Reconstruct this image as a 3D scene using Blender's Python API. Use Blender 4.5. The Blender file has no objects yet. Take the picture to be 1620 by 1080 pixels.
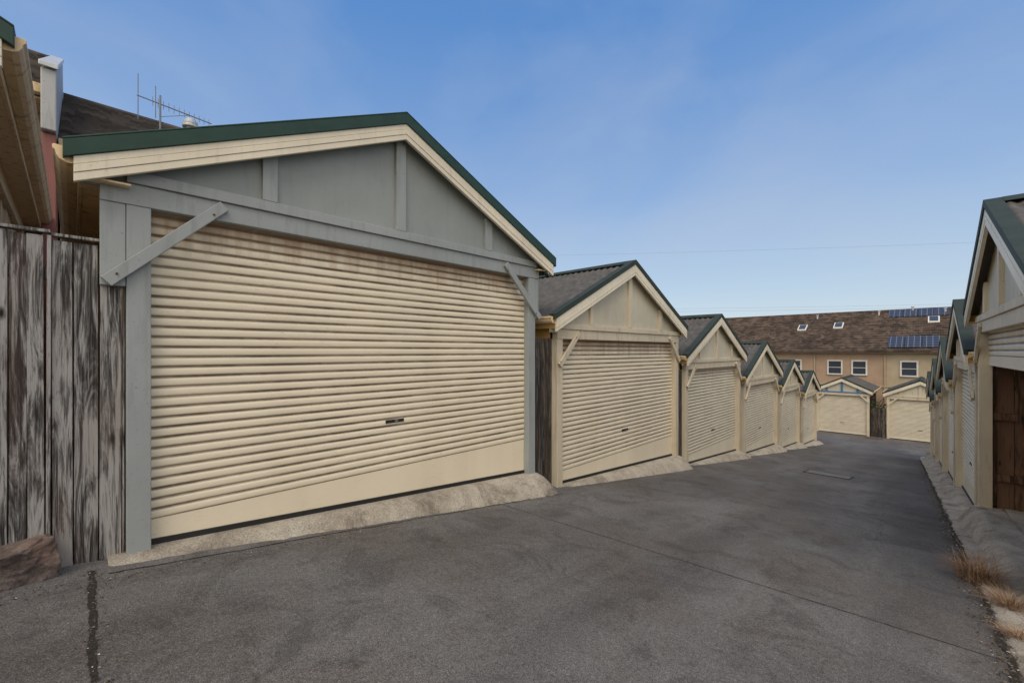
import bpy, bmesh, math, random
from mathutils import Vector, Matrix, noise
random.seed(7)
D=4.2; EYE=0.352*D
PHI=44.4
sc=bpy.context.scene
sc.view_settings.view_transform='Standard'
sc.view_settings.look='None'
sc.view_settings.exposure=0

def lane(y):
    s=y/D
    if s<-5: v=0.352-5*0.1225
    elif s<6: v=0.352+0.1225*s
    elif s<8.6: v=1.087+0.09*(s-6)
    else: v=1.321
    return EYE-v*D
def zw(v): return EYE+v*D

# ---------------------------------------------------------------- materials
def newmat(name):
    m=bpy.data.materials.new(name); m.use_nodes=True
    nt=m.node_tree; nt.nodes.clear()
    out=nt.nodes.new('ShaderNodeOutputMaterial'); b=nt.nodes.new('ShaderNodeBsdfPrincipled')
    nt.links.new(b.outputs[0],out.inputs[0])
    return m,nt,b
class N:
    def __init__(s,nt): s.nt=nt; s.tc=nt.nodes.new('ShaderNodeTexCoord').outputs['Object']
    def mapping(s,scale,loc=(0,0,0),src=None):
        n=s.nt.nodes.new('ShaderNodeMapping'); n.inputs['Scale'].default_value=scale; n.inputs['Location'].default_value=loc
        s.nt.links.new(src or s.tc,n.inputs[0]); return n.outputs[0]
    def noise(s,scale,detail=4,rough=.55,vec=None,dist=0):
        n=s.nt.nodes.new('ShaderNodeTexNoise'); n.inputs['Scale'].default_value=scale; n.inputs['Detail'].default_value=detail
        n.inputs['Roughness'].default_value=rough; n.inputs['Distortion'].default_value=dist
        s.nt.links.new(vec or s.tc,n.inputs['Vector']); return n.outputs['Fac']
    def voronoi(s,scale,vec=None,feature='F1',out='Distance'):
        n=s.nt.nodes.new('ShaderNodeTexVoronoi'); n.feature=feature; n.inputs['Scale'].default_value=scale
        s.nt.links.new(vec or s.tc,n.inputs['Vector']); return n.outputs[out]
    def ramp(s,fac,stops):
        n=s.nt.nodes.new('ShaderNodeValToRGB'); e=n.color_ramp.elements
        while len(e)<len(stops): e.new(0.5)
        for i,(p,c) in enumerate(stops):
            e[i].position=p; e[i].color=(c,c,c,1) if isinstance(c,(int,float)) else (*c,1)
        s.nt.links.new(fac,n.inputs[0]); return n.outputs[0]
    def mix(s,fac,a,b,mode='MIX'):
        n=s.nt.nodes.new('ShaderNodeMix'); n.data_type='RGBA'; n.blend_type=mode
        for sock,v in ((n.inputs[0],fac),(n.inputs[6],a),(n.inputs[7],b)):
            if isinstance(v,bpy.types.NodeSocket): s.nt.links.new(v,sock)
            elif isinstance(v,(int,float)): sock.default_value=v if sock==n.inputs[0] or sock.type=='VALUE' else (v,v,v,1)
            else: sock.default_value=(*v,1)
        return n.outputs[2]
    def math(s,op,a,b=0.0,clamp=False):
        n=s.nt.nodes.new('ShaderNodeMath'); n.operation=op; n.use_clamp=clamp
        for sock,v in ((n.inputs[0],a),(n.inputs[1],b)):
            if isinstance(v,bpy.types.NodeSocket): s.nt.links.new(v,sock)
            else: sock.default_value=v
        return n.outputs[0]
    def attr(s,name):
        n=s.nt.nodes.new('ShaderNodeAttribute'); n.attribute_name=name; return n.outputs['Fac']
    def bump(s,b,h,strength=.3,dist=.01):
        n=s.nt.nodes.new('ShaderNodeBump'); n.inputs['Strength'].default_value=strength; n.inputs['Distance'].default_value=dist
        s.nt.links.new(h,n.inputs['Height']); s.nt.links.new(n.outputs[0],b.inputs['Normal'])
    def col(s,b,c): s.nt.links.new(c,b.inputs['Base Color'])

def paint(name,c,dirt=(.12,.09,.06),amt=.35,rough=.55,bump=.25):
    m,nt,b=newmat(name); n=N(nt)
    big=n.ramp(n.noise(1.3,5),[(.3,.86),(.7,1.06)])
    base=n.mix(1.0,c,big,'MULTIPLY')
    st=n.noise(1,6,.6,n.mapping((14,14,1.6)))
    base=n.mix(n.math('MULTIPLY',n.ramp(st,[(.52,0),(.75,1)]),amt),base,dirt)
    sp=n.ramp(n.noise(38,3,.7),[(.64,0),(.72,1)])
    base=n.mix(n.math('MULTIPLY',sp,amt*1.5),base,dirt)
    n.col(b,base); b.inputs['Roughness'].default_value=rough
    n.bump(b,n.noise(60,4,.6,n.mapping((1,1,.35))),bump,.004)
    return m
def plain(name,c,rough=.5,metal=0,var=.15,spec=.5):
    m,nt,b=newmat(name); n=N(nt)
    n.col(b,n.mix(1.0,c,n.ramp(n.noise(6,5),[(.3,1-var),(.7,1+var)]),'MULTIPLY'))
    b.inputs['Roughness'].default_value=rough; b.inputs['Metallic'].default_value=metal; b.inputs['Specular IOR Level'].default_value=spec
    n.bump(b,n.noise(25,4),.12,.004)
    return m
def doormat(name,c,stain):
    m,nt,b=newmat(name); n=N(nt)
    g=n.attr('groove'); top=n.attr('topd')
    base=n.mix(1.0,c,n.ramp(n.noise(.9,4),[(.3,.93),(.7,1.04)]),'MULTIPLY')
    base=n.mix(n.math('MULTIPLY',n.ramp(n.noise(1,3,.5,n.mapping((2.2,2.2,.15))),[(.45,0),(.6,1)]),.10),base,(.55,.43,.28))
    msk=n.ramp(n.noise(1,8,.75,n.mapping((1.3,1.3,6))),[(.40,0),(.60,1)])
    gd=n.math('MULTIPLY',g,n.math('ADD',n.math('MULTIPLY',msk,.44),.46),True)
    base=n.mix(gd,base,(.10,.065,.04))
    sp=n.ramp(n.noise(1,8,.8,n.mapping((12,12,70))),[(.57,0),(.68,1)])
    spm=n.ramp(n.noise(1.4,4),[(.42,0),(.60,1)])
    base=n.mix(n.math('MULTIPLY',n.math('MULTIPLY',sp,spm),.55*stain),base,(.24,.14,.08))
    dr=n.noise(1,5,.6,n.mapping((9,9,.8)))
    t=n.math('ADD',top,n.math('MULTIPLY',n.math('SUBTRACT',dr,.5),.9))
    tm=n.ramp(t,[(.50,0),(.95,1)])
    base=n.mix(n.math('MULTIPLY',tm,.75*stain),base,(.29,.17,.09))
    n.col(b,base); b.inputs['Roughness'].default_value=.45
    return m
def timber(name,dark,light,bias=.5,brown=.35,rv=.22):
    m,nt,b=newmat(name); n=N(nt)
    r=n.attr('rnd')
    cmb=nt.nodes.new('ShaderNodeCombineXYZ'); 
    for i in range(3): nt.links.new(n.math('MULTIPLY',r,37.0+i*11),cmb.inputs[i])
    add=nt.nodes.new('ShaderNodeVectorMath'); add.operation='ADD'
    nt.links.new(n.tc,add.inputs[0]); nt.links.new(cmb.outputs[0],add.inputs[1])
    v=add.outputs[0]
    grain=n.noise(1,8,.75,n.mapping((60,60,1.6),src=v),1.2)
    blot=n.noise(1,6,.7,n.mapping((11,11,1.2),src=v),1.8)
    f=n.math('ADD',n.math('MULTIPLY',grain,.55),n.math('MULTIPLY',blot,.80))
    f=n.math('ADD',f,n.math('MULTIPLY',n.math('SUBTRACT',r,.5),rv))
    base=n.ramp(f,[(bias-.09,dark),(bias-.01,tuple((a+b_)/3.2 for a,b_ in zip(dark,light))),(bias+.07,light)])
    kn=n.ramp(n.voronoi(1,n.mapping((7,7,2.6),src=v)),[(.06,1),(.15,0)])
    base=n.mix(kn,base,(.012,.009,.007))
    br=n.ramp(n.noise(1,3,.5,n.mapping((3,3,.9),src=v)),[(.47,0),(.66,1)])
    base=n.mix(n.math('MULTIPLY',br,brown),base,(.13,.07,.045))
    n.col(b,base); b.inputs['Roughness'].default_value=.85
    n.bump(b,grain,.9,.012)
    return m

M={}
M['cream']=paint('cream_paint',(.64,.56,.42),(.18,.12,.06),.45)
M['cream_panel']=paint('cream_panel_paint',(.58,.53,.41),(.20,.15,.09),.30)
M['fascia']=paint('cream_fascia',(.80,.72,.56),(.22,.15,.08),.22,.4,.1)
M['grey']=paint('blue_grey_paint',(.325,.350,.35),(.12,.12,.115),.36)
M['grey_panel']=paint('grey_panel_paint',(.29,.315,.305),(.16,.17,.16),.25)
M['blue']=paint('blue_trim_paint',(.07,.19,.36),(.05,.05,.05),.2)
M['ochre']=paint('ochre_stained_paint',(.68,.42,.13),(.20,.09,.03),.5)
M['gutter']=paint('stained_gutter_metal',(.84,.63,.38),(.20,.10,.04),.75,.35,.1)
M['green']=plain('green_flashing_metal',(.022,.056,.045),.5,0,.15,.3)
M['flash_dark']=plain('dark_green_flashing_metal',(.042,.056,.048),.6,0,.15,.12)
M['roof']=plain('grey_roof_metal',(.105,.100,.097),.7,0,.28,.12)
M['door']=doormat('cream_roller_door',(.84,.745,.57),1.0)
M['door2']=doormat('cream_roller_door_clean',(.78,.71,.56),.5)
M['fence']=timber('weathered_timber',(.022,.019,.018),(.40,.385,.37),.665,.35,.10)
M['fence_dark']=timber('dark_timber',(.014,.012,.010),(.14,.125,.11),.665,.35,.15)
M['brown_timber']=timber('brown_stained_timber',(.055,.028,.016),(.22,.12,.07),.63,.5)
M['black']=plain('black_rubber',(.015,.015,.015),.6)
M['wire']=plain('grey_wire',(.2,.21,.23),.6)
M['galv']=plain('galvanised_steel',(.22,.23,.24),.5,.5)
M['metal']=plain('grey_metal_vent',(.55,.56,.57),.4,.3)
M['rust']=plain('rusty_bolt',(.10,.04,.02),.8)
M['brick_paint']=paint('red_wall_paint',(.30,.11,.09),(.10,.05,.04),.4)
M['cement']=paint('cement_cap',(.50,.50,.49),(.15,.14,.13),.5)
M['render_cream']=paint('cream_render',(.50,.41,.28),(.22,.16,.11),.2)
M['render_peach']=paint('peach_render',(.46,.32,.22),(.22,.15,.11),.2)
M['white']=paint('white_frame',(.75,.74,.70),(.3,.28,.25),.1)
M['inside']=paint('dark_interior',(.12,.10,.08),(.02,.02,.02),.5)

m,nt,b=newmat('window_glass'); b.inputs['Base Color'].default_value=(.05,.06,.08,1); b.inputs['Roughness'].default_value=.08; M['glass']=m
m,nt,b=newmat('solar_cell'); n=N(nt)
br=nt.nodes.new('ShaderNodeTexBrick'); br.offset=0; br.inputs['Scale'].default_value=1; br.inputs['Brick Width'].default_value=.33; br.inputs['Row Height'].default_value=.33
br.inputs['Color1'].default_value=(.02,.025,.045,1); br.inputs['Color2'].default_value=(.025,.03,.055,1); br.inputs['Mortar'].default_value=(.16,.18,.22,1); br.inputs['Mortar Size'].default_value=.02
nt.links.new(n.tc,br.inputs[0]); n.col(b,br.outputs[0]); b.inputs['Roughness'].default_value=.35; M['solar']=m

def tilemat(name,c1,c2,c3):
    m,nt,b=newmat(name); n=N(nt)
    v=n.voronoi(1,n.mapping((3.3,3.3,3.3)),out='Color')
    s=nt.nodes.new('ShaderNodeSeparateColor'); nt.links.new(v,s.inputs[0])
    base=n.ramp(s.outputs[0],[(0,c1),(.5,c2),(1,c3)])
    base=n.mix(1.0,base,n.ramp(n.noise(.6,5),[(.3,.7),(.7,1.25)]),'MULTIPLY')
    n.col(b,base); b.inputs['Roughness'].default_value=.85; b.inputs['Specular IOR Level'].default_value=.2
    n.bump(b,n.noise(20,4),.4,.01); return m
M['tile']=tilemat('brown_roof_tile',(.055,.043,.036),(.095,.070,.055),(.15,.11,.085))
M['tile_dark']=tilemat('dark_roof_tile',(.045,.040,.038),(.07,.062,.057),(.105,.09,.08))

m,nt,b=newmat('asphalt_lane'); n=N(nt)
big=n.noise(.55,6,.6,dist=.6)
streak=n.noise(1,5,.6,n.mapping((1.1,.16,1)),.4)
base=n.ramp(big,[(.30,(.074,.071,.070)),(.5,(.100,.097,.096)),(.68,(.130,.126,.124))])
base=n.mix(n.math('MULTIPLY',n.ramp(streak,[(.40,0),(.64,1)]),.65),base,(.175,.170,.166))
warm=n.math('MULTIPLY',n.ramp(n.noise(.8,4),[(.42,0),(.62,1)]),.5)
base=n.mix(warm,base,(.094,.078,.066))
stn=n.ramp(n.noise(1.9,8,.75,dist=.8),[(.50,0),(.62,1)])
base=n.mix(n.math('MULTIPLY',stn,.5),base,(.047,.043,.041))
st2=n.ramp(n.noise(5.5,8,.8,dist=1.2),[(.60,0),(.68,1)])
base=n.mix(n.math('MULTIPLY',st2,.3),base,(.030,.027,.025))
ag2=n.noise(150,3,.75); ag3=n.noise(42,6,.8)
base=n.mix(1.0,base,n.ramp(ag2,[(.3,.30),(.5,1.0),(.70,2.2)]),'MULTIPLY')
base=n.mix(1.0,base,n.ramp(ag3,[(.3,.6),(.5,1.0),(.72,1.45)]),'MULTIPLY')
sp=n.ramp(n.voronoi(55),[(.08,1),(.16,0)])
base=n.mix(n.math('MULTIPLY',sp,.6),base,(.34,.32,.29))
n.col(b,base); b.inputs['Roughness'].default_value=.85; b.inputs['Specular IOR Level'].default_value=.3
n.bump(b,n.math('ADD',n.math('MULTIPLY',ag2,.6),n.math('MULTIPLY',n.noise(9,5),1.4)),.7,.008)
M['asphalt']=m
m,nt,b=newmat('concrete_apron'); n=N(nt)
base=n.ramp(n.noise(2.3,8,.7),[(.30,(.25,.215,.17)),(.5,(.43,.38,.31)),(.7,(.56,.51,.43))])
base=n.mix(1.0,base,n.ramp(n.noise(70,5,.8),[(.3,.42),(.5,1),(.7,1.45)]),'MULTIPLY')
base=n.mix(n.ramp(n.noise(1.6,8,.8,dist=.8),[(.53,0),(.66,.8)]),base,(.13,.11,.09))
n.col(b,base); b.inputs['Roughness'].default_value=.9
n.bump(b,n.noise(40,6,.8),1.0,.018); M['concrete']=m
m,nt,b=newmat('ground_earth'); n=N(nt)
base=n.ramp(n.noise(.4,6,.65),[(.35,(.09,.075,.05)),(.5,(.07,.085,.04)),(.7,(.12,.10,.07))])
n.col(b,base); b.inputs['Roughness'].default_value=.95; n.bump(b,n.noise(12,5),.6,.03); M['ground']=m
m,nt,b=newmat('boulder_stone'); n=N(nt)
base=n.ramp(n.noise(9,8,.8),[(.3,(.07,.055,.05)),(.5,(.25,.19,.16)),(.7,(.46,.41,.36))])
base=n.mix(n.ramp(n.noise(4,5),[(.5,0),(.62,.4)]),base,(.26,.14,.10))
n.col(b,base); b.inputs['Roughness'].default_value=.9; n.bump(b,n.noise(26,8,.8),1.0,.04); M['rock']=m
m,nt,b=newmat('crack_dirt'); n=N(nt)
n.col(b,n.ramp(n.noise(40,4),[(.35,(.010,.009,.008)),(.65,(.035,.028,.02))])); b.inputs['Roughness'].default_value=1; M['crack']=m
m,nt,b=newmat('dry_grass'); n=N(nt)
n.col(b,n.ramp(n.attr('rnd'),[(0,(.16,.075,.045)),(.5,(.30,.17,.10)),(1,(.46,.36,.22))])); b.inputs['Roughness'].default_value=.8; M['drygrass']=m
m,nt,b=newmat('leaf_green'); n=N(nt)
n.col(b,n.ramp(n.attr('rnd'),[(0,(.03,.05,.02)),(1,(.09,.12,.05))])); b.inputs['Roughness'].default_value=.7; M['leaf']=m
m,nt,b=newmat('loose_gravel'); n=N(nt)
n.col(b,n.ramp(n.attr('rnd'),[(0,(.03,.02,.015)),(.5,(.12,.09,.06)),(.9,(.18,.16,.14)),(1,(.5,.48,.45))])); b.inputs['Roughness'].default_value=.9; M['gravel']=m

# ---------------------------------------------------------------- mesh helper
class Mesh:
    def __init__(s): s.v=[];s.f=[];s.a={}
    def add(s,vs,fs,**attrs):
        o=len(s.v); s.v+= [tuple(p) for p in vs]; s.f+=[tuple(i+o for i in f) for f in fs]
        for k in set(list(attrs)+list(s.a)):
            L=s.a.setdefault(k,[0.0]*o)
            val=attrs.get(k,0.0)
            if isinstance(val,(list,tuple)): L+=list(val)
            else: L+=[float(val)]*len(vs)
    def prism(s,T,pts,o0,o1,**at):
        n=len(pts)
        vs=[T(u,o0,z) for u,z in pts]+[T(u,o1,z) for u,z in pts]
        fs=[tuple(range(n)),tuple(range(2*n-1,n-1,-1))]+[(i,(i+1)%n+0,(i+1)%n+n,i+n) for i in range(n)]
        s.add(vs,fs,**at)
    def box(s,T,u0,u1,o0,o1,z0,z1,**at): s.prism(T,[(u0,z0),(u1,z0),(u1,z1),(u0,z1)],o0,o1,**at)
    def obj(s,name,mat,parent=None,bevel=0,smooth=False,recalc=True):
        me=bpy.data.meshes.new(name); me.from_pydata(s.v,[],s.f); me.update()
        if recalc:
            bm=bmesh.new(); bm.from_mesh(me); bmesh.ops.recalc_face_normals(bm,faces=bm.faces); bm.to_mesh(me); bm.free()
        for k,L in s.a.items():
            at=me.attributes.new(k,'FLOAT','POINT'); at.data.foreach_set('value',L)
        me.materials.append(M[mat] if isinstance(mat,str) else mat)
        if smooth:
            for p in me.polygons: p.use_smooth=True
        ob=bpy.data.objects.new(name,me); sc.collection.objects.link(ob)
        if parent: 
            ob.parent=parent; ob.matrix_parent_inverse=Matrix.Translation(parent.location).inverted()
        if bevel:
            md=ob.modifiers.new('bevel','BEVEL'); md.width=bevel; md.segments=2; md.limit_method='ANGLE'; md.angle_limit=math.radians(40)
        return ob
def empty(name,loc):
    e=bpy.data.objects.new(name,None); e.location=loc; e.empty_display_size=.3; sc.collection.objects.link(e); return e
def W(u,o,z): return (u,o,z)

def tube(mesh,p0,p1,r,seg=8,**at):
    p0=Vector(p0);p1=Vector(p1);d=(p1-p0).normalized()
    a=d.orthogonal().normalized(); b_=d.cross(a)
    vs=[]
    for p in (p0,p1):
        for i in range(seg):
            t=2*math.pi*i/seg; vs.append(p+a*math.cos(t)*r+b_*math.sin(t)*r)
    fs=[tuple(range(seg)),tuple(range(2*seg-1,seg-1,-1))]+[(i,(i+1)%seg,(i+1)%seg+seg,i+seg) for i in range(seg)]
    mesh.add(vs,fs,**at)

def planks(mesh,T,a0,a1,axis,c0,z0f,z1f,w=.11,th=.02):
    a=a0
    while a<a1-.01:
        ww=min(w*random.uniform(.82,1.15),a1-a); g=.006
        j=random.uniform(-.010,.010); zt=z1f(a)+random.uniform(-.014,.014); zb=z0f(a); r=random.random()
        lean=random.uniform(-.006,.006)
        e0,e1=a+g/2,a+ww-g/2
        if axis=='u':
            vs=[T(e0,c0+j,zb),T(e1,c0+j,zb),T(e1+lean,c0+j,zt),T(e0+lean,c0+j,zt),
                T(e0,c0+j-th,zb),T(e1,c0+j-th,zb),T(e1+lean,c0+j-th,zt),T(e0+lean,c0+j-th,zt)]
        else:
            vs=[T(c0+j,e0,zb),T(c0+j,e1,zb),T(c0+j,e1,zt),T(c0+j,e0,zt),
                T(c0+j+th,e0,zb),T(c0+j+th,e1,zb),T(c0+j+th,e1,zt),T(c0+j+th,e0,zt)]
        mesh.add(vs,[(0,1,2,3),(7,6,5,4),(0,4,5,1),(1,5,6,2),(2,6,7,3),(3,7,4,0)],rnd=r)
        a+=ww

# ---------------------------------------------------------------- garage
def garage(T,u0,u1,bL,bR,apex,trim='cream',panel='cream_panel',door='door2',open_=0,depth=6.0,wide_board=False,flash='flash_dark',os=.17,pitch=.48,lowdoor=None,eave_side='ochre',wall='fence_dark',bluetrim=False):
    um=(u0+u1)/2; half=(u1-u0)/2+os
    ov=.13
    eave=apex-pitch*half
    rt=lambda u,dz=0: apex-pitch*abs(u-um)+dz
    dtop=apex-pitch*((u1-u0)/2+.2)-.35
    P=empty('garage',T(um,0,(bL+bR)/2))
    pw=.14
    base=lambda u: bL+(bR-bL)*(u-u0)/(u1-u0)
    r=Mesh(); amp=.019; wl=.14
    n=int((depth+ov)/wl)*6
    for sgn in (-1,1):
        vs=[];
        for i in range(n+1):
            o=ov-.02-(depth+ov-.02)*i/n
            dz=amp*math.sin(2*math.pi*(ov-o)/wl)
            vs.append(T(um,o,apex-.020+dz)); vs.append(T(um+sgn*(half+.03),o,rt(um+half+.03,-.020)+dz))
        r.add(vs,[(2*i,2*i+1,2*i+3,2*i+2) for i in range(n)])
    r.obj('roof_sheets','roof',P,smooth=True)
    c=Mesh()
    for sgn in (-1,1):
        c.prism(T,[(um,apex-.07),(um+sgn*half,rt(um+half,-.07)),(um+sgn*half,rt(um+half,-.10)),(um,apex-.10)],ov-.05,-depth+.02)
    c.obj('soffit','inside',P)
    g=Mesh(); fh=.095 if flash=='green' else .055
    for sgn in (-1,1):
        e=um+sgn*(half+.05)
        g.prism(T,[(um,apex+.02),(e,rt(e,.02)),(e,rt(e,-fh)),(um,apex-fh)],ov-.035,ov+.012)
        g.prism(T,[(um,apex+.035),(e,rt(e,.035)),(e,rt(e,.021)),(um,apex+.021)],ov-.13,ov+.014)
        g.prism(T,[(um,apex+.037),(um+sgn*.15,rt(um+.15,.030)),(um+sgn*.15,rt(um+.15,.018)),(um,apex+.022)],-depth,ov-.131)
    g.obj('barge_flashing_and_ridge_cap',flash,P,bevel=.004)
    f=Mesh()
    for sgn in (-1,1):
        e=um+sgn*(half+.0)
        for k,(a,b2,off) in enumerate([(-fh-.001,-.15,0),(-.153,-.205,.004),(-.208,-.262,0)]):
            f.prism(T,[(um,apex+a),(e,rt(e,a)),(e,rt(e,b2)),(um,apex+b2)],ov-.04,ov-.002+off)
    f.obj('bargeboard','fascia',P,bevel=.003)
    gm=Mesh(); sf=Mesh()
    for sgn in (-1,1):
        e=um+sgn*(half-.02); z=rt(um+half-.02,-.05)
        pr=[(0,0),(.11,.012),(.118,.004),(.118,-.015),(.105,-.03),(.10,-.055),(.085,-.08),(.055,-.095),(0,-.10)]
        gm.prism(T,[(e+sgn*a,z+b2) for a,b2 in pr],ov-.04,-depth)
        i0=um+sgn*(u1-u0)/2
        sf.prism(T,[(e-sgn*.002,z-.005),(e-sgn*.025,z-.005),(e-sgn*.025,z-.17),(e-sgn*.002,z-.17)],ov-.045,-depth)
        lo,hi=sorted((i0-sgn*.02,e-sgn*.026))
        sf.box(T,lo,hi,ov-.046,-depth,z-.165,z-.15)
        lo,hi=sorted((i0-sgn*.03,i0+sgn*.035))
        sf.box(T,lo,hi,-.15,-depth+.05,z-.34,z-.168)
    gm.obj('gutter','gutter' ,P,bevel=.0025)
    sf.obj('eave_fascia',eave_side,P,bevel=.003)
    t=Mesh(); tb=Mesh()
    bo=.14 if wide_board else 0.0
    t.box(T,u0,u0+pw,-.14,0,base(u0)-.35,dtop-.001)
    t.box(T,u1-pw,u1,-.14,0,base(u1)-.25,dtop-.001)
    if wide_board:
        t.box(T,u0-.14,u0-.003,-.06,-.004,dtop-.60,dtop-.001)
        t.box(T,u1+.003,u1+.08,-.06,-.004,dtop-.55,dtop-.001)
    ua,ub=u0-bo,u1+(.08 if wide_board else 0)
    t.box(T,ua,ub,-.10,.006,dtop,dtop+.155)
    hw2=min((apex-.18-dtop-.26)/pitch,(u1-u0)/2)
    tb.box(T,um-hw2,um+hw2,-.06,.030,dtop+.157,dtop+.245)
    for q in [-.5,0,.5]:
        uc=um+q*(u1-u0)*.58
        tb.prism(T,[(uc-.06,dtop+.247),(uc+.06,dtop+.247),(uc+.06,rt(uc+.06,-.24)),(uc,rt(uc,-.24)),(uc-.06,rt(uc-.06,-.24))],-.02,.028)
    L=.68 if wide_board else .52
    for sgn,us in ((1,u0-(bo-.03)),(-1,u1+(.07 if wide_board else -.0))):
        a0=(us,dtop-L+.10); a1=(us+sgn*L,dtop+.11); w=.085
        if wide_board: a1=(us+sgn*(L+.03),dtop+.12)
        dx,dz=a1[0]-a0[0],a1[1]-a0[1]; l=math.hypot(dx,dz); nx,nz=-dz/l*w/2,dx/l*w/2
        t.prism(T,[(a0[0]+nx,a0[1]+nz),(a0[0]-nx,a0[1]-nz),(a1[0]-nx,a1[1]-nz),(a1[0]+nx,a1[1]+nz)],.008,.045)
    t.obj('timber_frame',trim,P,bevel=.005)
    tb.obj('gable_battens','blue' if bluetrim else trim,P,bevel=.005)
    bolt=Mesh()
    for sgn,us in ((1,u0+.03-bo*.6),(-1,u1-.03)):
        for (du,dz2,oo) in ((0,-L+.16,.045),(sgn*(L-.1),.03,.045)):
            q=Vector(T(us+du,oo,dtop+dz2)); q2=Vector(T(us+du,oo+.008,dtop+dz2)); tube(bolt,q,q2,.008)
    bolt.obj('bolts','rust',P)
    p=Mesh()
    p.prism(T,[(um-half+.03,dtop+.10),(um+half-.03,dtop+.10),(um+half-.03,rt(um+half-.03,-.12)),(um,apex-.12),(um-half+.03,rt(um-half+.03,-.12))],-.045,-.015)
    p.obj('gable_panel',panel,P)
    w_=Mesh()
    zt=lambda a: eave-.06
    zb=lambda a: min(bL,bR)-.45
    for c0 in (u0+.01,u1-.035):
        planks(w_,T,-depth+.05,-.145,'o',c0,zb,zt,w=.15)
    planks(w_,T,u0+.04,u1-.04,'u',-depth+.05,zb,zt,w=.15)
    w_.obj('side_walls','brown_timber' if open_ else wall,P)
    if open_:
        x_=Mesh()
        for zz in (bL+.25,bL+1.15,bL+2.0): x_.box(T,u1-.085,u1-.04,-depth+.1,-.15,zz-.05,zz+.05,rnd=.4)
        for oo in (-1.2,-2.6,-4.0): x_.box(T,u1-.135,u1-.087,oo-.045,oo+.045,bL-.2,eave-.15,rnd=.6)
        x_.obj('wall_studs','brown_timber',P)
    di0,di1=u0+pw-.02,u1-pw+.02; do=-.115
    lowl=bL+.175 if lowdoor is None else lowdoor
    if open_: lowl=dtop-open_
    dm=Mesh(); pitchr=.0783; z=lowl; vs=[]
    prof=[(0,0,1),(.06,.002,1),(.12,.012,.45),(.20,.0165,.05),(.35,.0185,0),(.50,.019,0),(.65,.0185,0),(.76,.0165,.05),(.84,.012,.5),(.91,.002,1),(.96,0,1)]
    ztop=dtop+.08
    while z<ztop:
        for tt,oo,gg in prof: vs.append((z+tt*pitchr,do+oo,gg))
        z+=pitchr
    nn=len(vs); V=[];G=[];TD=[]
    segs=2
    for (zz,o,gg) in vs:
        for k in range(segs+1):
            uu=di0+(di1-di0)*k/segs
            V.append(T(uu,o,zz)); G.append(gg); TD.append(max(0,1-(dtop-zz)/.55))
    F=[(i*(segs+1)+k,i*(segs+1)+k+1,(i+1)*(segs+1)+k+1,(i+1)*(segs+1)+k) for i in range(nn-1) for k in range(segs)]
    dm.add(V,F,groove=G,topd=TD)
    if not open_:
        dm.prism(T,[(di0,lowl),(di1,lowl),(di1,base(di1)+.036),(di0,base(di0)+.036)],do-.02,do+.012,groove=0.0,topd=0.0)
    else:
        dm.box(T,di0,di1,do-.02,do+.012,lowl-.14,lowl,groove=0.0,topd=0.0)
    dm.obj('roller_door',door,P)
    if not open_:
        s2=Mesh()
        s2.prism(T,[(di0,base(di0)+.040),(di1,base(di1)+.040),(di1,base(di1)-.01),(di0,base(di0)-.01)],do-.015,do+.026)
        zc=max(lowl+.42, dtop-1.85)
        s2.box(T,um-.125,um+.10,do+.020,do+.030,zc-.016,zc+.018)
        s2.obj('bottom_seal_and_lock_plate','black',P,bevel=.002)
        s3=Mesh(); s3.box(T,um-.02,um+.02,do+.031,do+.042,zc-.011,zc+.011); s3.obj('lock_handle','galv',P,bevel=.002)
    if wide_board:
        s4=Mesh(); q=T(u1+.14,.06,dtop+.10); tube(s4,q,(q[0]+.07,q[1]-.03,q[2]-.05),.028,10); s4.box(T,u1+.085,u1+.15,-.03,.05,dtop+.06,dtop+.11); s4.obj('sensor_light','black',P)
    return P

def apron(T,u0,u1,bL,bR,width,tail=.35):
    P=Mesh(); n=160; a0=u0-.1; a1=u1+tail
    rows=[]
    for i in range(n+1):
        u=a0+(a1-a0)*i/n
        b=bL+(bR-bL)*max(0,min(1,(u-u0)/(u1-u0)))
        wob=.035*noise.noise(Vector((u*1.7,bL*3,0)))+.02*noise.noise(Vector((u*9,bL*3,0)))+.012*noise.noise(Vector((u*27,bL*3,0)))
        wd=width*(.40+.65*min(1,max(0,(u-u0)/(u1-u0))))+wob
        if u>u1+.02:
            k=(u-u1-.02)/(tail-.02)
            yy=T(u,0,0)[1]; b=b*(1-k**1.6)+(lane(yy)-.03)*k**1.6; wd*=math.sqrt(max(0,1-k*k))*.9+.1
        row=[]
        for j in range(13):
            if j==0: o=-.25; z=b
            elif j==1: o=-.03; z=b
            else:
                ff=(j-1)/11; o=-.03+(wd+.03)*ff
                lz=lane(T(u,o,0)[1])-.02
                h=math.cos(ff*math.pi/2)**.9 if ff<1 else 0
                z=lz+(b-lz)*h
                z+=.010*noise.noise(Vector((u*5,o*7,2)))+.007*noise.noise(Vector((u*21,o*21,2)))
            row.append(T(u,o,z))
        rows.append(row)
    V=[p for r in rows for p in r]; F=[(i*13+j,i*13+j+1,(i+1)*13+j+1,(i+1)*13+j) for i in range(n) for j in range(12)]
    P.add(V,F); return P.obj('concrete_apron','concrete',smooth=True)

TL=lambda u,o,z:(-D+o,u,z)
a=math.radians(2.1)
dR=(-math.sin(a),math.cos(a)); nR=(-math.cos(a),-math.sin(a)); P0=(-nR[0]*.2*D,-nR[1]*.2*D)
TR=lambda u,o,z:(P0[0]+u*dR[0]+o*nR[0],P0[1]+u*dR[1]+o*nR[1],z)

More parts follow.
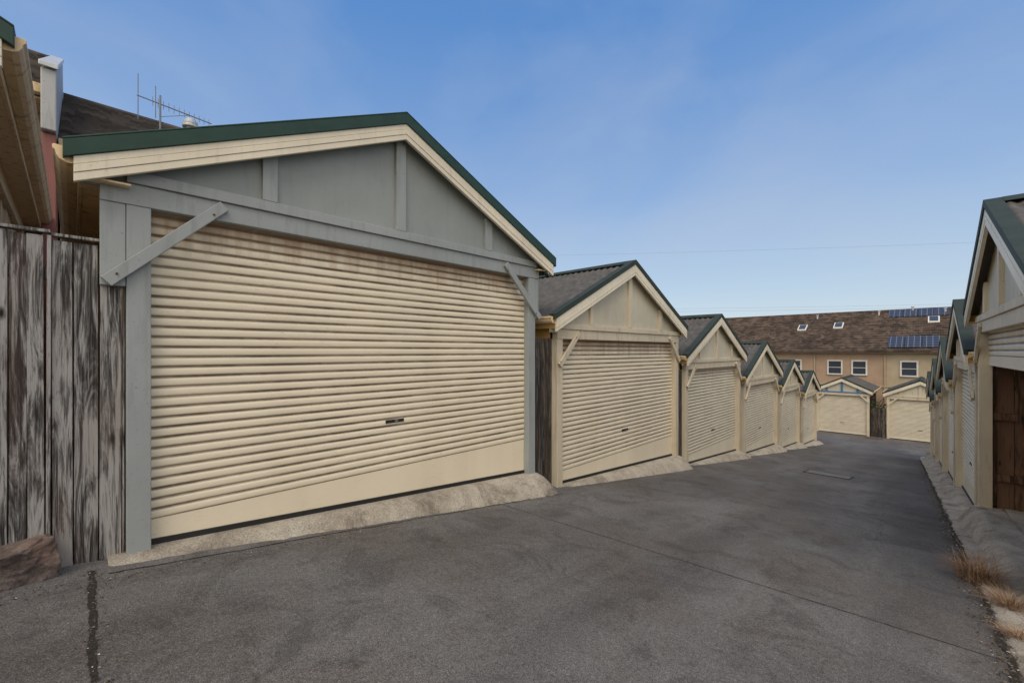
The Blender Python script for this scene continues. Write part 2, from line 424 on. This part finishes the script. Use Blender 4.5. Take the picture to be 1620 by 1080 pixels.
left=[(-1.20,-.125,.215,.285,.760,dict(flash='green',os=.22,wall='gutter',eave_side='gutter')),
 (.0647,1.138,.351,.428,.607,dict(trim='grey',panel='grey_panel',door='door',wide_board=True,os=.27,flash='green',wall='gutter',eave_side='gutter')),
 (1.262,2.33,.506,.574,.408,{}),
 (2.43,3.40,.652,.723,.232,{}),
 (3.49,4.46,.775,.842,.073,{}),
 (4.55,5.36,.908,.965,-.09,{}),
 (5.50,6.27,1.024,1.075,-.228,{})]
for (a0,a1,b0,b1,ap,kw) in left:
    kw=dict(kw); 
    if ap==.607: kw['pitch']=.46
    if 'door' not in kw: kw['door']='door' if a0==1.262 else 'door2'
    garage(TL,a0*D,a1*D,zw(-b0),zw(-b1),zw(ap),**kw)
    apron(TL,a0*D,a1*D,zw(-b0)-.004,zw(-b1)-.004,.30,tail=.35 if a0>0 else .06)
right=[(1.27,2.29,.505,.555,.415,dict(open_=.34)),
 (2.36,3.20,.640,.695,.225,{}),
 (3.29,4.13,.752,.81,.075,{}),
 (4.22,5.04,.866,.92,-.065,{}),
 (5.13,5.95,.978,1.03,-.195,{})]
for (a0,a1,b0,b1,ap,kw) in right:
    garage(TR,a0*D,a1*D,zw(-b0),zw(-b1),zw(ap),**kw)
    apron(TR,a0*D,a1*D,zw(-b0)-.004,zw(-b1)-.004,.22,tail=.28)
Y0=8.6*D
for (x0,x1,bt) in ((-1.38*D,-.70*D,True),(-.50*D,.24*D,False)):
    TF=lambda u,o,z:(u,Y0-o,z)
    bz=zw(-1.318)
    garage(TF,x0,x1,bz,bz,bz+.90*D*.99,bluetrim=bt,pitch=.50,lowdoor=bz+.16,depth=5,door='door2')

fl=Mesh(); fl.box(TR,1.27*D+.05,2.29*D-.05,-5.9,-.26,zw(-.60)-.1,zw(-.552)); fl.obj('garage_floor','concrete')

# ---------------------------------------------------------------- fences
def fence(name,T,a0,a1,o,z0,z1,mat='fence',cap=False,w=.125):
    P=empty(name,T((a0+a1)/2,o,(z0+z1)/2))
    m_=Mesh(); planks(m_,T,a0,a1,'u',o,lambda a:z0+random.uniform(-.02,.02),lambda a:z1,w=w,th=.022); m_.obj('palings',mat,P,bevel=.002)
    r_=Mesh()
    for z in (z0+.5,z1-.25): r_.box(T,a0,a1,o-.085,o-.04,z-.04,z+.04,rnd=.3)
    r_.obj('rails',mat,P)
    if cap:
        c_=Mesh(); c_.box(T,a0,a1,o-.05,o+.02,z1+.015,z1+.035,rnd=.8); c_.obj('capping',mat,P,bevel=.003)
random.seed(12)
fence('timber_fence',TL,-.115*D+.01,-.025*D,-.045,zw(-.318),zw(.185),cap=True,w=.095)
fence('timber_fence',TL,-.024*D,.0647*D-.005,-.05,zw(-.375),zw(.181),cap=True,w=.12)
fence('timber_fence',TL,1.138*D+.01,1.262*D-.01,-.10,zw(-.56),zw(.048),'fence_dark')
for (l,nx) in zip(left[2:-1],left[3:]):
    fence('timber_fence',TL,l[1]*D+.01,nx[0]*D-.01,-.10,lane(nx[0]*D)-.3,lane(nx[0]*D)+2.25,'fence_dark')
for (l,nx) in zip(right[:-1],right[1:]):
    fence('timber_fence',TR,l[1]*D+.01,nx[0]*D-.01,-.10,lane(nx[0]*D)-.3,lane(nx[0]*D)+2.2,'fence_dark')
TF=lambda u,o,z:(u,Y0-o,z)
gz=zw(-1.33)
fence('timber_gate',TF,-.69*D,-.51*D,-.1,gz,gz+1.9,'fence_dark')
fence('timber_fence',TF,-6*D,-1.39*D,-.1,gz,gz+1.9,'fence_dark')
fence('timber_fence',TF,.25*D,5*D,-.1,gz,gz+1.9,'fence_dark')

# ---------------------------------------------------------------- ground, lane
ys=[-400,-60,-21]+[y*1.0 for y in range(-20,38)]+[45,60,120,400,1500]
xs=[-1500,-300,-60,-20,-8,-5,-3,-1,1,3,6,20,60,300,1500]
g=Mesh(); V=[(x,y,lane(y)-.006) for y in ys for x in xs]; nx=len(xs)
g.add(V,[(i*nx+j,i*nx+j+1,(i+1)*nx+j+1,(i+1)*nx+j) for i in range(len(ys)-1) for j in range(nx-1)])
g.obj('ground','ground')
l=Mesh(); V=[]; ysl=[-21+ .5*i for i in range(0,101)]
def rx(y): return TR(y,.05,0)[0] if y>2 else TR(2,.05,0)[0]
for y in ysl:
    V.append((-1.03*D,y,lane(y)-.001)); V.append((-.45*D,y,lane(y)-.001)); V.append((rx(y)+.0,y,lane(y)-.001))
n=len(ysl)
l.add(V,[(3*i+j,3*i+j+1,3*i+j+4,3*i+j+3) for i in range(n-1) for j in range(2)])
ysc=[29+.4*i for i in range(0,18)]+[Y0+.2]
V=[];
for y in ysc: V+=[(-26,y,lane(y)-.001),(26,y,lane(y)-.001)]
l.add(V,[(2*i,2*i+1,2*i+3,2*i+2) for i in range(len(ysc)-1)])
l.obj('lane_road','asphalt')

k=Mesh();V=[];nn=700
for i in range(nn+1):
    y=.5+i*(26.0-.5)/nn
    x0=TR(y,.30+.05*noise.noise(Vector((y*1.3,0,0)))+.03*noise.noise(Vector((y*6,3,0)))+.018*noise.noise(Vector((y*20,3,0))),0)[0]; x1=TR(y,-.15,0)[0]
    for f,zz in ((0,.0),(.06,.018),(.2,.022),(.35,.026),(.5,.03),(.7,.038),(1,.05)):
        x=x0+(x1-x0)*f; V.append((x,y,lane(y)+zz+(.012*noise.noise(Vector((x*6,y*6,0)))+.008*noise.noise(Vector((x*19,y*19,0))))*(f>0)))
k.add(V,[(7*i+j,7*i+j+1,7*i+j+8,7*i+j+7) for i in range(nn) for j in range(6)])
k.obj('concrete_kerb','concrete',smooth=True)
k=Mesh();V=[]
for i in range(30):
    y=-3+i*8.2/29
    for x in (TR(y,-.14,0)[0],TR(y,-3.0,0)[0]): V.append((x,y,lane(y)+.048))
k.add(V,[(2*i,2*i+1,2*i+3,2*i+2) for i in range(29)])
k.obj('concrete_pad','concrete')

def crack(name,pts,w,zoff=.004,jit=.02,seed=0):
    c=Mesh();V=[]
    P=[]
    for (p,q) in zip(pts[:-1],pts[1:]):
        n=max(2,int(math.dist(p,q)/.015))
        for i in range(n): P.append((p[0]+(q[0]-p[0])*i/n,p[1]+(q[1]-p[1])*i/n))
    for i,(x,y) in enumerate(P):
        off=jit*noise.noise(Vector((x*2.2,y*2.2,seed)))+jit*.3*noise.noise(Vector((x*11,y*11,seed)))
        ww=w*(.6+1.0*abs(noise.noise(Vector((x*7,y*7,seed+5))))+.9*abs(noise.noise(Vector((x*31,y*31,seed+5)))))
        dx=pts[-1][0]-pts[0][0]; dy=pts[-1][1]-pts[0][1]; L=math.hypot(dx,dy); nx_,ny_=-dy/L,dx/L
        for sg in (-.5,.5):
            X=x+nx_*(off+sg*ww); Y=y+ny_*(off+sg*ww); V.append((X,Y,lane(Y)+zoff-.001))
    c.add(V,[(2*i,2*i+1,2*i+3,2*i+2) for i in range(len(P)-1)])
    c.obj(name,'crack')
crack('pavement_joint',[(-.93*D,.905*D),(.10*D,1.0*D)],.008,jit=.01)
crack('pavement_crack',[(-.97*D,.02*D),(-.60*D,.015*D),(-.2*D,.0*D)],.030,jit=.02,seed=2)
crack('pavement_joint',[(-.93*D,1.95*D),(.08*D,2.02*D)],.008,jit=.015,seed=3)
crack('pavement_joint',[(-.93*D,2.95*D),(.05*D,3.0*D)],.009,jit=.01,seed=4)
crack('pavement_joint',[(-.93*D,4.2*D),(.0*D,4.25*D)],.012,jit=.01,seed=5)
crack('pavement_joint',[(-.93*D,5.6*D),(-.05*D,5.65*D)],.014,jit=.01,seed=6)
crack('pavement_crack',[(TR(1.5*i,.325,0)[0],1.5*i) for i in range(1,17)],.030,zoff=.010,jit=.04,seed=8)
crack('pavement_crack',[(-.945*D,.04*D),(-.93*D,1.2*D)],.012,jit=.03,seed=9)
crack('pavement_crack',[(-.10*D,1.5*D),(-.16*D,2.6*D)],.004,zoff=.0045,jit=.15,seed=11)
crack('pavement_crack',[(-.75*D,1.3*D),(-.55*D,1.9*D)],.004,zoff=.0045,jit=.15,seed=12)
crack('pavement_crack',[(-.40*D,3.4*D),(-.85*D,3.9*D)],.006,zoff=.0045,jit=.2,seed=13)

M['concrete_lid']=plain('dark_concrete_lid',(.15,.15,.145),.9)
def pit(name,x,y,w,h,slots):
    P=empty(name,(x,y,lane(y)))
    f_=Mesh(); s_=Mesh(); T=lambda u,o,z:(x+u,y+o,lane(y+o)+z)
    for (a0,a1,b0,b1) in ((-w/2,w/2,-h/2,-h/2+.03),(-w/2,w/2,h/2-.03,h/2),(-w/2,-w/2+.03,-h/2+.031,h/2-.031),(w/2-.03,w/2,-h/2+.031,h/2-.031)):
        f_.box(T,a0,a1,b0,b1,-.02,.012)
    f_.obj('frame','rust' if slots else 'black',P)
    if slots:
        for i in range(12):
            u=-w/2+.05+i*(w-.1)/11; s_.box(T,u-.012,u+.012,-h/2+.03,h/2-.03,-.02,.008)
        s_.obj('bars','rust',P)
    else:
        s_.box(T,-w/2+.035,w/2-.035,-h/2+.035,h/2-.035,-.02,.008); s_.obj('lid','concrete_lid',P)
pit('pit_cover',-.45*D,3.17*D,.95,.75,False)
pit('drain_grate',-.62*D,8.25*D,.9,.5,True)

gr=Mesh()
def pebble(x,y,r,base=None):
    z=(lane(y)+.002) if base is None else base
    vs=[];
    for (a_,b_,c_) in ((1,0,0),(-1,0,0),(0,1,0),(0,-1,0),(0,0,1),(0,0,-.4)):
        q=Vector((a_,b_,c_*.6))*r*random.uniform(.6,1.3); q.rotate(Matrix.Rotation(random.random()*6,3,'Z')); vs.append((x+q.x,y+q.y,z+q.z+r*.2))
    gr.add(vs,[(0,2,4),(2,1,4),(1,3,4),(3,0,4),(2,0,5),(1,2,5),(3,1,5),(0,3,5)],rnd=random.random())
for i in range(4600):
    y=random.uniform(.8,24)*random.random()**.5+.5; x=TR(y,.33+random.gauss(0,.06),0)[0]; pebble(x,y,random.uniform(.003,.014),lane(y)+.008)
for i in range(1200):
    y=random.uniform(-.4,5.5); x=-.925*D+random.gauss(.02,.06); pebble(x,y,random.uniform(.002,.009))
for i in range(600):
    y=random.gauss(.02*D,.04); x=random.uniform(-.97*D,-.3*D); pebble(x,y,random.uniform(.002,.009))
for i in range(500):
    y=random.uniform(.2,22); x=random.uniform(-.9*D,-.02*D); pebble(x,y,random.uniform(.0015,.005))
gr.obj('gravel','gravel')

def boulder(loc,sz,seed):
    bm=bmesh.new(); bmesh.ops.create_icosphere(bm,subdivisions=6,radius=1)
    for v in bm.verts:
        p=v.co.copy(); 
        q=Vector((max(-.72,min(.72,p.x)),max(-.70,min(.70,p.y)),max(-.7,min(.62,p.z))))
        d=1+.20*noise.noise(p*1.3+Vector((seed,0,0)))+.16*noise.noise(p*3.3+Vector((0,seed,0)))+.07*noise.noise(p*9)+.03*noise.noise(p*22)
        v.co=Vector((q.x*sz[0],q.y*sz[1],q.z*sz[2]))*d
    me=bpy.data.meshes.new('boulder'); bm.to_mesh(me); bm.free(); me.materials.append(M['rock'])
    for p in me.polygons: p.use_smooth=True
    ob=bpy.data.objects.new('boulder',me); ob.location=loc; ob.rotation_euler=(.1,.05,.3); sc.collection.objects.link(ob)
boulder((-.985*D,-.085*D,.08),(.22,.36,.25),3)

def tuft(name,x,y,n,h,r,mat='drygrass',z=None):
    g_=Mesh(); z0=lane(y)+.02 if z is None else z
    for i in range(n):
        ang=random.random()*6.283; rr=r*random.random()**.7*.45
        bx=x+math.cos(ang)*rr; by=y+math.sin(ang)*rr
        out=random.uniform(.1,1.0)*r; hh=h*random.uniform(.3,1.05); ang2=ang+random.gauss(0,.8)
        w=random.uniform(.0015,.0035); px,py=-math.sin(ang2)*w,math.cos(ang2)*w; V=[]
        K=4; dr=random.uniform(.2,.6)
        for k_ in range(K+1):
            t=k_/K; X=bx+math.cos(ang2)*out*t**1.4; Y=by+math.sin(ang2)*out*t**1.4; Z=z0+hh*(t-dr*t*t)
            V+=[(X-px*(1-t*.8),Y-py*(1-t*.8),Z),(X+px*(1-t*.8),Y+py*(1-t*.8),Z)]
        g_.add(V,[(2*q,2*q+1,2*q+3,2*q+2) for q in range(K)],rnd=random.random())
    g_.obj(name,mat,recalc=False)
tuft('dry_grass_tuft',.075*D,1.46*D,620,.34,.33)
tuft('dry_grass_tuft',.11*D,1.30*D,300,.18,.24)
tuft('dry_grass_tuft',.105*D,1.12*D,160,.10,.16)
tuft('dry_grass_tuft',TR(13,.15,0)[0],13,80,.12,.12)

sh=Mesh()
for i in range(700):
    p=Vector((random.gauss(0,.28),random.gauss(0,.2),random.gauss(0,.32))); c=Vector((-.60*D,Y0+.5,gz+1.75))+p
    d1=Vector((random.gauss(0,1),random.gauss(0,1),random.gauss(0,1))).normalized(); d2=d1.orthogonal().normalized()
    s_=random.uniform(.03,.07); sh.add([c-d1*s_,c+d2*s_*.5,c+d1*s_,c-d2*s_*.5],[(0,1,2,3)],rnd=random.random())
tube(sh,(-.60*D,Y0+.5,gz),(-.60*D,Y0+.5,gz+1.7),.04,rnd=0)
sh.obj('garden_shrub','leaf',recalc=False)

# ---------------------------------------------------------------- tiled roofs
def tiled(P,T,u0,u1,o_e,z_e,o_r,z_r,mat,course=.30,name='tiled_roof'):
    t=Mesh(); L=math.hypot(o_r-o_e,z_r-z_e); n=int(L/course); tw=.15
    nu=int((u1-u0)/tw*2)
    for i in range(n):
        f0,f1=i/n,(i+1)/n
        V=[]
        for k_ in range(nu+1):
            u=u0+(u1-u0)*k_/nu; wv=.014*(1 if k_%2 else -1)+random.uniform(-.003,.003)
            for f,dz in ((f0,-.0),(f0,.085),(f1,.0)):
                V.append(T(u,o_e+(o_r-o_e)*f,z_e+(z_r-z_e)*f+dz+(wv if dz else wv*.5)))
        t.add(V,[(3*k_+j,3*k_+j+1,3*k_+j+4,3*k_+j+3) for k_ in range(nu) for j in range(2)])
    t.obj(name,mat,P)

P=empty('terrace_building',(-3,43,zw(-1.3)))
YB=43.0; zb=zw(-1.35)
TB=lambda u,o,z:(u,o,z)
units=[(-17,-11.3,'render_cream'),(-11.3,-6.9,'render_peach'),(-6.9,-2.5,'render_peach'),(-2.5,.6,'render_cream'),(.6,5,'render_peach'),(5,12,'render_cream')]
for i,(x0,x1,mt) in enumerate(units):
    w_=Mesh(); w_.box(TB,x0+.001,x1-.001,YB+.03*(i%2),YB+10,zb,EYE-.12); w_.obj('wall_%d'%(i+1),mt,P)
    d_=Mesh(); tube(d_,(x1-.1,YB-.06,zb),(x1-.1,YB-.06,EYE-.2),.05); d_.obj('downpipe_%d'%(i+1),'render_cream',P)
b_=Mesh(); b_.box(TB,-17,12,YB-.06,YB-.012,EYE-2.75,EYE-2.6); b_.obj('string_course','render_cream',P)
e_=Mesh(); e_.box(TB,-17.2,12.2,YB-.40,YB+.5,EYE-.16,EYE-.119); e_.box(TB,-17.2,12.2,YB-.42,YB-.401,EYE-.16,EYE+.0); 
e_.obj('eaves','render_cream',P)
g_=Mesh(); g_.box(TB,-17.2,12.2,YB-.53,YB-.421,EYE-.10,EYE+.01); g_.obj('gutter','tile',P,bevel=.02)
tiled(P,TB,-17.2,12.2,YB-.5,EYE+.0,YB+6,EYE+3.42,'tile',.40)
rb=Mesh(); rb.prism(lambda u,o,z:(o,u,z),[(YB+6,EYE+3.46),(YB+12.5,EYE),(YB+12.5,EYE-.2),(YB+6,EYE+3.3)],-17.2,12.2); 
tube(rb,(-17.2,YB+6,EYE+3.44),(12.2,YB+6,EYE+3.44),.10)
rb.obj('ridge_and_rear_roof','tile',P)
ga=Mesh(); ga.prism(lambda u,o,z:(o,u,z),[(YB,EYE-.12),(YB+12,EYE-.12),(YB+6,EYE+3.2)],-17.0,-16.8); ga.prism(lambda u,o,z:(o,u,z),[(YB,EYE-.12),(YB+12,EYE-.12),(YB+6,EYE+3.2)],11.8,12.0); ga.obj('gable_walls','render_cream',P)
fr=Mesh(); gl=Mesh()
def window(x0,x1,z0,z1):
    w=.10; y0=YB-.07
    fr.box(TB,x0-w,x1+w,y0,YB-.003,z1,z1+w); fr.box(TB,x0-w,x1+w,y0-.03,YB-.003,z0-w,z0)
    fr.box(TB,x0-w,x0,y0,YB-.003,z0+.001,z1-.001); fr.box(TB,x1,x1+w,y0,YB-.003,z0+.001,z1-.001)
    fr.box(TB,x0+.001,x1-.001,y0+.02,YB-.005,(z0+z1)/2-.02,(z0+z1)/2+.02)
    gl.box(TB,x0,x1,YB-.03,YB-.006,z0,z1)
for (x0,x1) in ((-9.9,-9.2),(-8.75,-8.0),(-6.05,-5.25),(-4.5,-3.72),(-1.65,-.85),(1.6,2.4),(3.2,4),(6.5,7.3),(8.4,9.2),(-13.5,-12.7),(-15.5,-14.7)):
    window(x0,x1,EYE-1.80,EYE-.82)
    window(x0,x1,EYE-4.6,EYE-3.4)
fr.obj('window_frames','white',P); gl.obj('window_glass','glass',P)
SL=3.42/6.5
roofz=lambda y: EYE+(y-(YB-.5))*SL
def onroof(P,name,x0,x1,y0,y1,mat,th=.05,lift=.10):
    m_=Mesh(); T=lambda u,o,z:(u,o,roofz(o)+z); m_.box(T,x0,x1,y0,y1,lift,lift+th); m_.obj(name,mat,P)
for i in range(4):
    onroof(P,'solar_panel_%d'%(i+1),-2.65+i*.9,-2.65+i*.9+.86,YB+4.6,YB+5.85,'solar')
for i in range(3):
    onroof(P,'solar_panel_%d'%(i+5),-2.45+i*.95,-2.45+i*.95+.91,YB-.2,YB+1.4,'solar')
for (x,y) in ((-8.45,46.3),(-5.85,46.5),(.05,47.0)):
    onroof(P,'skylight_frame',x-.33,x+.33,y-.45,y+.45,'white',.10,.05); onroof(P,'skylight_glass',x-.25,x+.25,y-.37,y+.37,'glass',.02,.155)
v_=Mesh()
for (x,y) in ((-7.6,48.0),(-3.3,48.3),(-1.2,48.7),(.7,48.2)):
    tube(v_,(x,y,roofz(y)),(x,y,roofz(y)+.35),.07); tube(v_,(x,y,roofz(y)+.35),(x,y,roofz(y)+.42),.11)
v_.obj('vent_pipes','metal',P)

def house(y0,y1,dz,name='terrace_house'):
    P=empty(name,(-12,(y0+y1)/2,0))
    T=lambda u,o,z:(-o,u,z)
    tiled(P,T,y0,y1,9.7,EYE+3.25+dz,14.6,EYE+5.93+dz,'tile_dark',.34)
    m_=Mesh(); tube(m_,(-14.6,y0,EYE+5.95+dz),(-14.6,y1,EYE+5.95+dz),.11,12); m_.prism(lambda u,o,z:(-u,o,z),[(14.6,EYE+5.9+dz),(19.5,EYE+3.2+dz),(19.5,EYE+3.0+dz),(14.6,EYE+5.7+dz)],y0,y1); m_.obj('ridge_and_rear_roof','tile_dark',P)
    w_=Mesh(); w_.box(T,y0+.01,y1-.01,10.3,19,-1.5,EYE+3.2+dz); w_.prism(lambda u,o,z:(-u,o,z),[(10.3,EYE+3.2+dz),(19,EYE+3.2+dz),(14.6,EYE+5.7+dz)],y0+.02,y1-.02); w_.obj('walls','render_cream',P)
    g_=Mesh(); g_.box(T,y0,y1,9.56,9.68,EYE+3.12+dz,EYE+3.26+dz); g_.box(T,y0,y1,9.70,10.3,EYE+3.08+dz,EYE+3.11+dz); g_.obj('gutter_and_soffit','gutter',P,bevel=.01)
    f2=Mesh(); gg=Mesh()
    yc=(y0+y1)/2
    for z in (EYE+.6+dz,EYE-1.2+dz):
        f2.box(T,yc-.7,yc+.7,10.24,10.296,z,z+1.3); gg.box(T,yc-.6,yc+.6,10.22,10.238,z+.1,z+1.2)
    f2.obj('window_frames','white',P); gg.obj('window_glass','glass',P)
    return P
house(-9,-.335,.75); HB=house(-.16,6.0,0)
P=empty('party_wall',(-12,-.25,1)); T=lambda u,o,z:(-o,u,z)
m_=Mesh(); m_.box(T,-.325,-.175,9.3,19,-1.2,EYE+3.2); m_.obj('red_wall','brick_paint',P,bevel=.01)
m_=Mesh(); m_.prism(lambda u,o,z:(-u,o,z),[(9.2,EYE+3.22),(9.2,EYE+4.1),(14.6,EYE+6.75),(19.5,EYE+4.2),(19.5,EYE+3.22)],-.33,-.17); m_.obj('cement_parapet','cement',P,bevel=.015)
m_=Mesh(); m_.prism(lambda u,o,z:(-u,o,z),[(9.15,EYE+4.11),(9.15,EYE+4.18),(14.6,EYE+6.85),(14.6,EYE+6.77)],-.35,-.15); m_.obj('parapet_capping','metal',P,bevel=.01)

A=empty('tv_antenna',(-12.5,1.35,EYE+5)); 
m_=Mesh(); X=-12.5
tube(m_,(X,1.38,EYE+4.3),(X,1.38,EYE+5.78),.02)
tube(m_,(X,.98,EYE+5.62),(X,2.35,EYE+5.50),.013)
for i in range(12):
    y=1.25+i*.095; h=.10-.002*i; zz=EYE+5.62-(y-.98)*.09; tube(m_,(X,y,zz-h),(X,y,zz+h),.006,6)
for (y,h) in ((1.0,.50),(1.30,.36)):
    tube(m_,(X,y,EYE+5.6-h),(X,y,EYE+5.6+h),.009,6)
tube(m_,(X,1.38,EYE+5.3),(X,1.9,EYE+5.53),.008,6)
m_.obj('mast_and_elements','galv',A)
A=empty('roof_vent',(-11.5,1.6,EYE+4.3)); m_=Mesh()
xv=-11.2; yv=1.74; 
tube(m_,(xv,yv,EYE+3.9),(xv,yv,EYE+4.72),.09,16); tube(m_,(xv,yv,EYE+4.70),(xv,yv,EYE+4.76),.15,16); tube(m_,(xv,yv,EYE+4.77),(xv,yv,EYE+4.83),.13,16); tube(m_,(xv,yv,EYE+4.835),(xv,yv,EYE+4.88),.09,16)
m_.obj('flue_and_cowl','metal',A,bevel=.01)

pl=Mesh()
def wire(p,q,sag,r=.010):
    p=Vector(p);q=Vector(q); prev=None
    for i in range(17):
        t=i/16; c=p.lerp(q,t); c.z-=sag*4*t*(1-t)
        if prev: tube(pl,prev,c,r,5)
        prev=c
for h0,h1 in ((15.6,18.0),(6.9,8.2),(6.4,7.8)):
    wire((-66,37,EYE+h0),(34,123,EYE+h1),.6)
pl.obj('power_lines','wire')
for x,y,h in ((-66,37,16),(34,123,18.4)):
    m_=Mesh(); tube(m_,(x,y,zw(-1.35)),(x,y,EYE+h),.14,10); m_.box(W,x-.06,x+.06,y-1,y+1,EYE+h-.5,EYE+h-.36); m_.obj('power_pole','fence_dark')

# ---------------------------------------------------------------- world / light
SUN_EL=math.radians(54); SUN_AZ=math.radians(146)
w=bpy.data.worlds.new('World'); sc.world=w; w.use_nodes=True; nt=w.node_tree; nt.nodes.clear()
out=nt.nodes.new('ShaderNodeOutputWorld'); bg=nt.nodes.new('ShaderNodeBackground'); nt.links.new(bg.outputs[0],out.inputs[0])
sky=nt.nodes.new('ShaderNodeTexSky'); sky.sky_type='NISHITA'; sky.sun_disc=False; sky.sun_elevation=SUN_EL; sky.sun_rotation=SUN_AZ
sky.air_density=1.0; sky.dust_density=.6; sky.ozone_density=1.6
tc=nt.nodes.new('ShaderNodeTexCoord')
sp=nt.nodes.new('ShaderNodeSeparateXYZ'); nt.links.new(tc.outputs['Generated'],sp.inputs[0])
er=nt.nodes.new('ShaderNodeValToRGB'); nt.links.new(sp.outputs[2],er.inputs[0])
els=er.color_ramp.elements
stops=[(0,(4.1,4.5,4.9)),(.13,(3.1,4.0,4.95)),(.32,(1.85,2.95,4.9)),(.6,(.72,1.9,4.4)),(1,(.5,1.3,3.3))]
while len(els)<5: els.new(.5)
for i,(p_,c_) in enumerate(stops): els[i].position=p_; els[i].color=(*[q/5 for q in c_],1)
vm=nt.nodes.new('ShaderNodeVectorMath'); vm.operation='SCALE'; vm.inputs['Scale'].default_value=5.0; nt.links.new(er.outputs[0],vm.inputs[0])
m0=nt.nodes.new('ShaderNodeMix'); m0.data_type='RGBA'; m0.inputs[0].default_value=.78; nt.links.new(sky.outputs[0],m0.inputs[6]); nt.links.new(vm.outputs[0],m0.inputs[7])
mp=nt.nodes.new('ShaderNodeMapping'); mp.inputs['Scale'].default_value=(1.0,1.0,2.0)
nt.links.new(tc.outputs['Generated'],mp.inputs[0])
nz=nt.nodes.new('ShaderNodeTexNoise'); nz.inputs['Scale'].default_value=1.9; nz.inputs['Detail'].default_value=7; nz.inputs['Roughness'].default_value=.52; nz.inputs['Distortion'].default_value=.4
nt.links.new(mp.outputs[0],nz.inputs['Vector'])
rp=nt.nodes.new('ShaderNodeValToRGB'); rp.color_ramp.elements[0].position=.42; rp.color_ramp.elements[0].color=(0,0,0,1); rp.color_ramp.elements[1].position=.78; rp.color_ramp.elements[1].color=(.34,.34,.34,1)
nt.links.new(nz.outputs['Fac'],rp.inputs[0])
mx=nt.nodes.new('ShaderNodeMix'); mx.data_type='RGBA'; nt.links.new(rp.outputs[0],mx.inputs[0]); nt.links.new(m0.outputs[2],mx.inputs[6]); mx.inputs[7].default_value=(3.6,4.0,4.7,1)
dt=nt.nodes.new('ShaderNodeVectorMath'); dt.operation='DOT_PRODUCT'; nt.links.new(tc.outputs['Generated'],dt.inputs[0]); dt.inputs[1].default_value=(math.sin(SUN_AZ)*.93,math.cos(SUN_AZ)*.93,.36)  # unseen warm cloud mass behind the camera, added as soft fill light
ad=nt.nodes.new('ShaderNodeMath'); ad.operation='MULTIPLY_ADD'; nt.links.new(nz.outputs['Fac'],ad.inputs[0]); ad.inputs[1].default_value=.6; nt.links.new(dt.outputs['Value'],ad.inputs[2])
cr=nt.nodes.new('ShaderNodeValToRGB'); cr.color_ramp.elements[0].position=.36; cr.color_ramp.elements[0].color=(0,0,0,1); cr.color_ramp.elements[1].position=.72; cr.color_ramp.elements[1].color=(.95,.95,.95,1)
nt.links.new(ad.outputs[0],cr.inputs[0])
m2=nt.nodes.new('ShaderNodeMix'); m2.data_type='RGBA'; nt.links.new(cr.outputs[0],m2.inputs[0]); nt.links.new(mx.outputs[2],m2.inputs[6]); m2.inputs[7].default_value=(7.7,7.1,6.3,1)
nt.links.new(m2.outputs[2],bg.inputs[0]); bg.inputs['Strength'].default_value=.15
sd=bpy.data.lights.new('sun','SUN'); sd.energy=1.45; sd.angle=math.radians(38); sd.color=(1,.91,.79)
so=bpy.data.objects.new('sun',sd); sc.collection.objects.link(so)
dirv=Vector((math.sin(SUN_AZ)*math.cos(SUN_EL),math.cos(SUN_AZ)*math.cos(SUN_EL),math.sin(SUN_EL)))
so.rotation_euler=dirv.to_track_quat('Z','Y').to_euler(); so.location=dirv*50

cd=bpy.data.cameras.new('camera'); co=bpy.data.objects.new('camera',cd); sc.collection.objects.link(co); sc.camera=co
cd.sensor_width=36; cd.lens=680/1620*36; cd.shift_y=15/1620; cd.clip_end=3000; cd.clip_start=.05
co.location=(0,0,EYE); co.rotation_euler=(math.radians(90),0,math.radians(PHI))
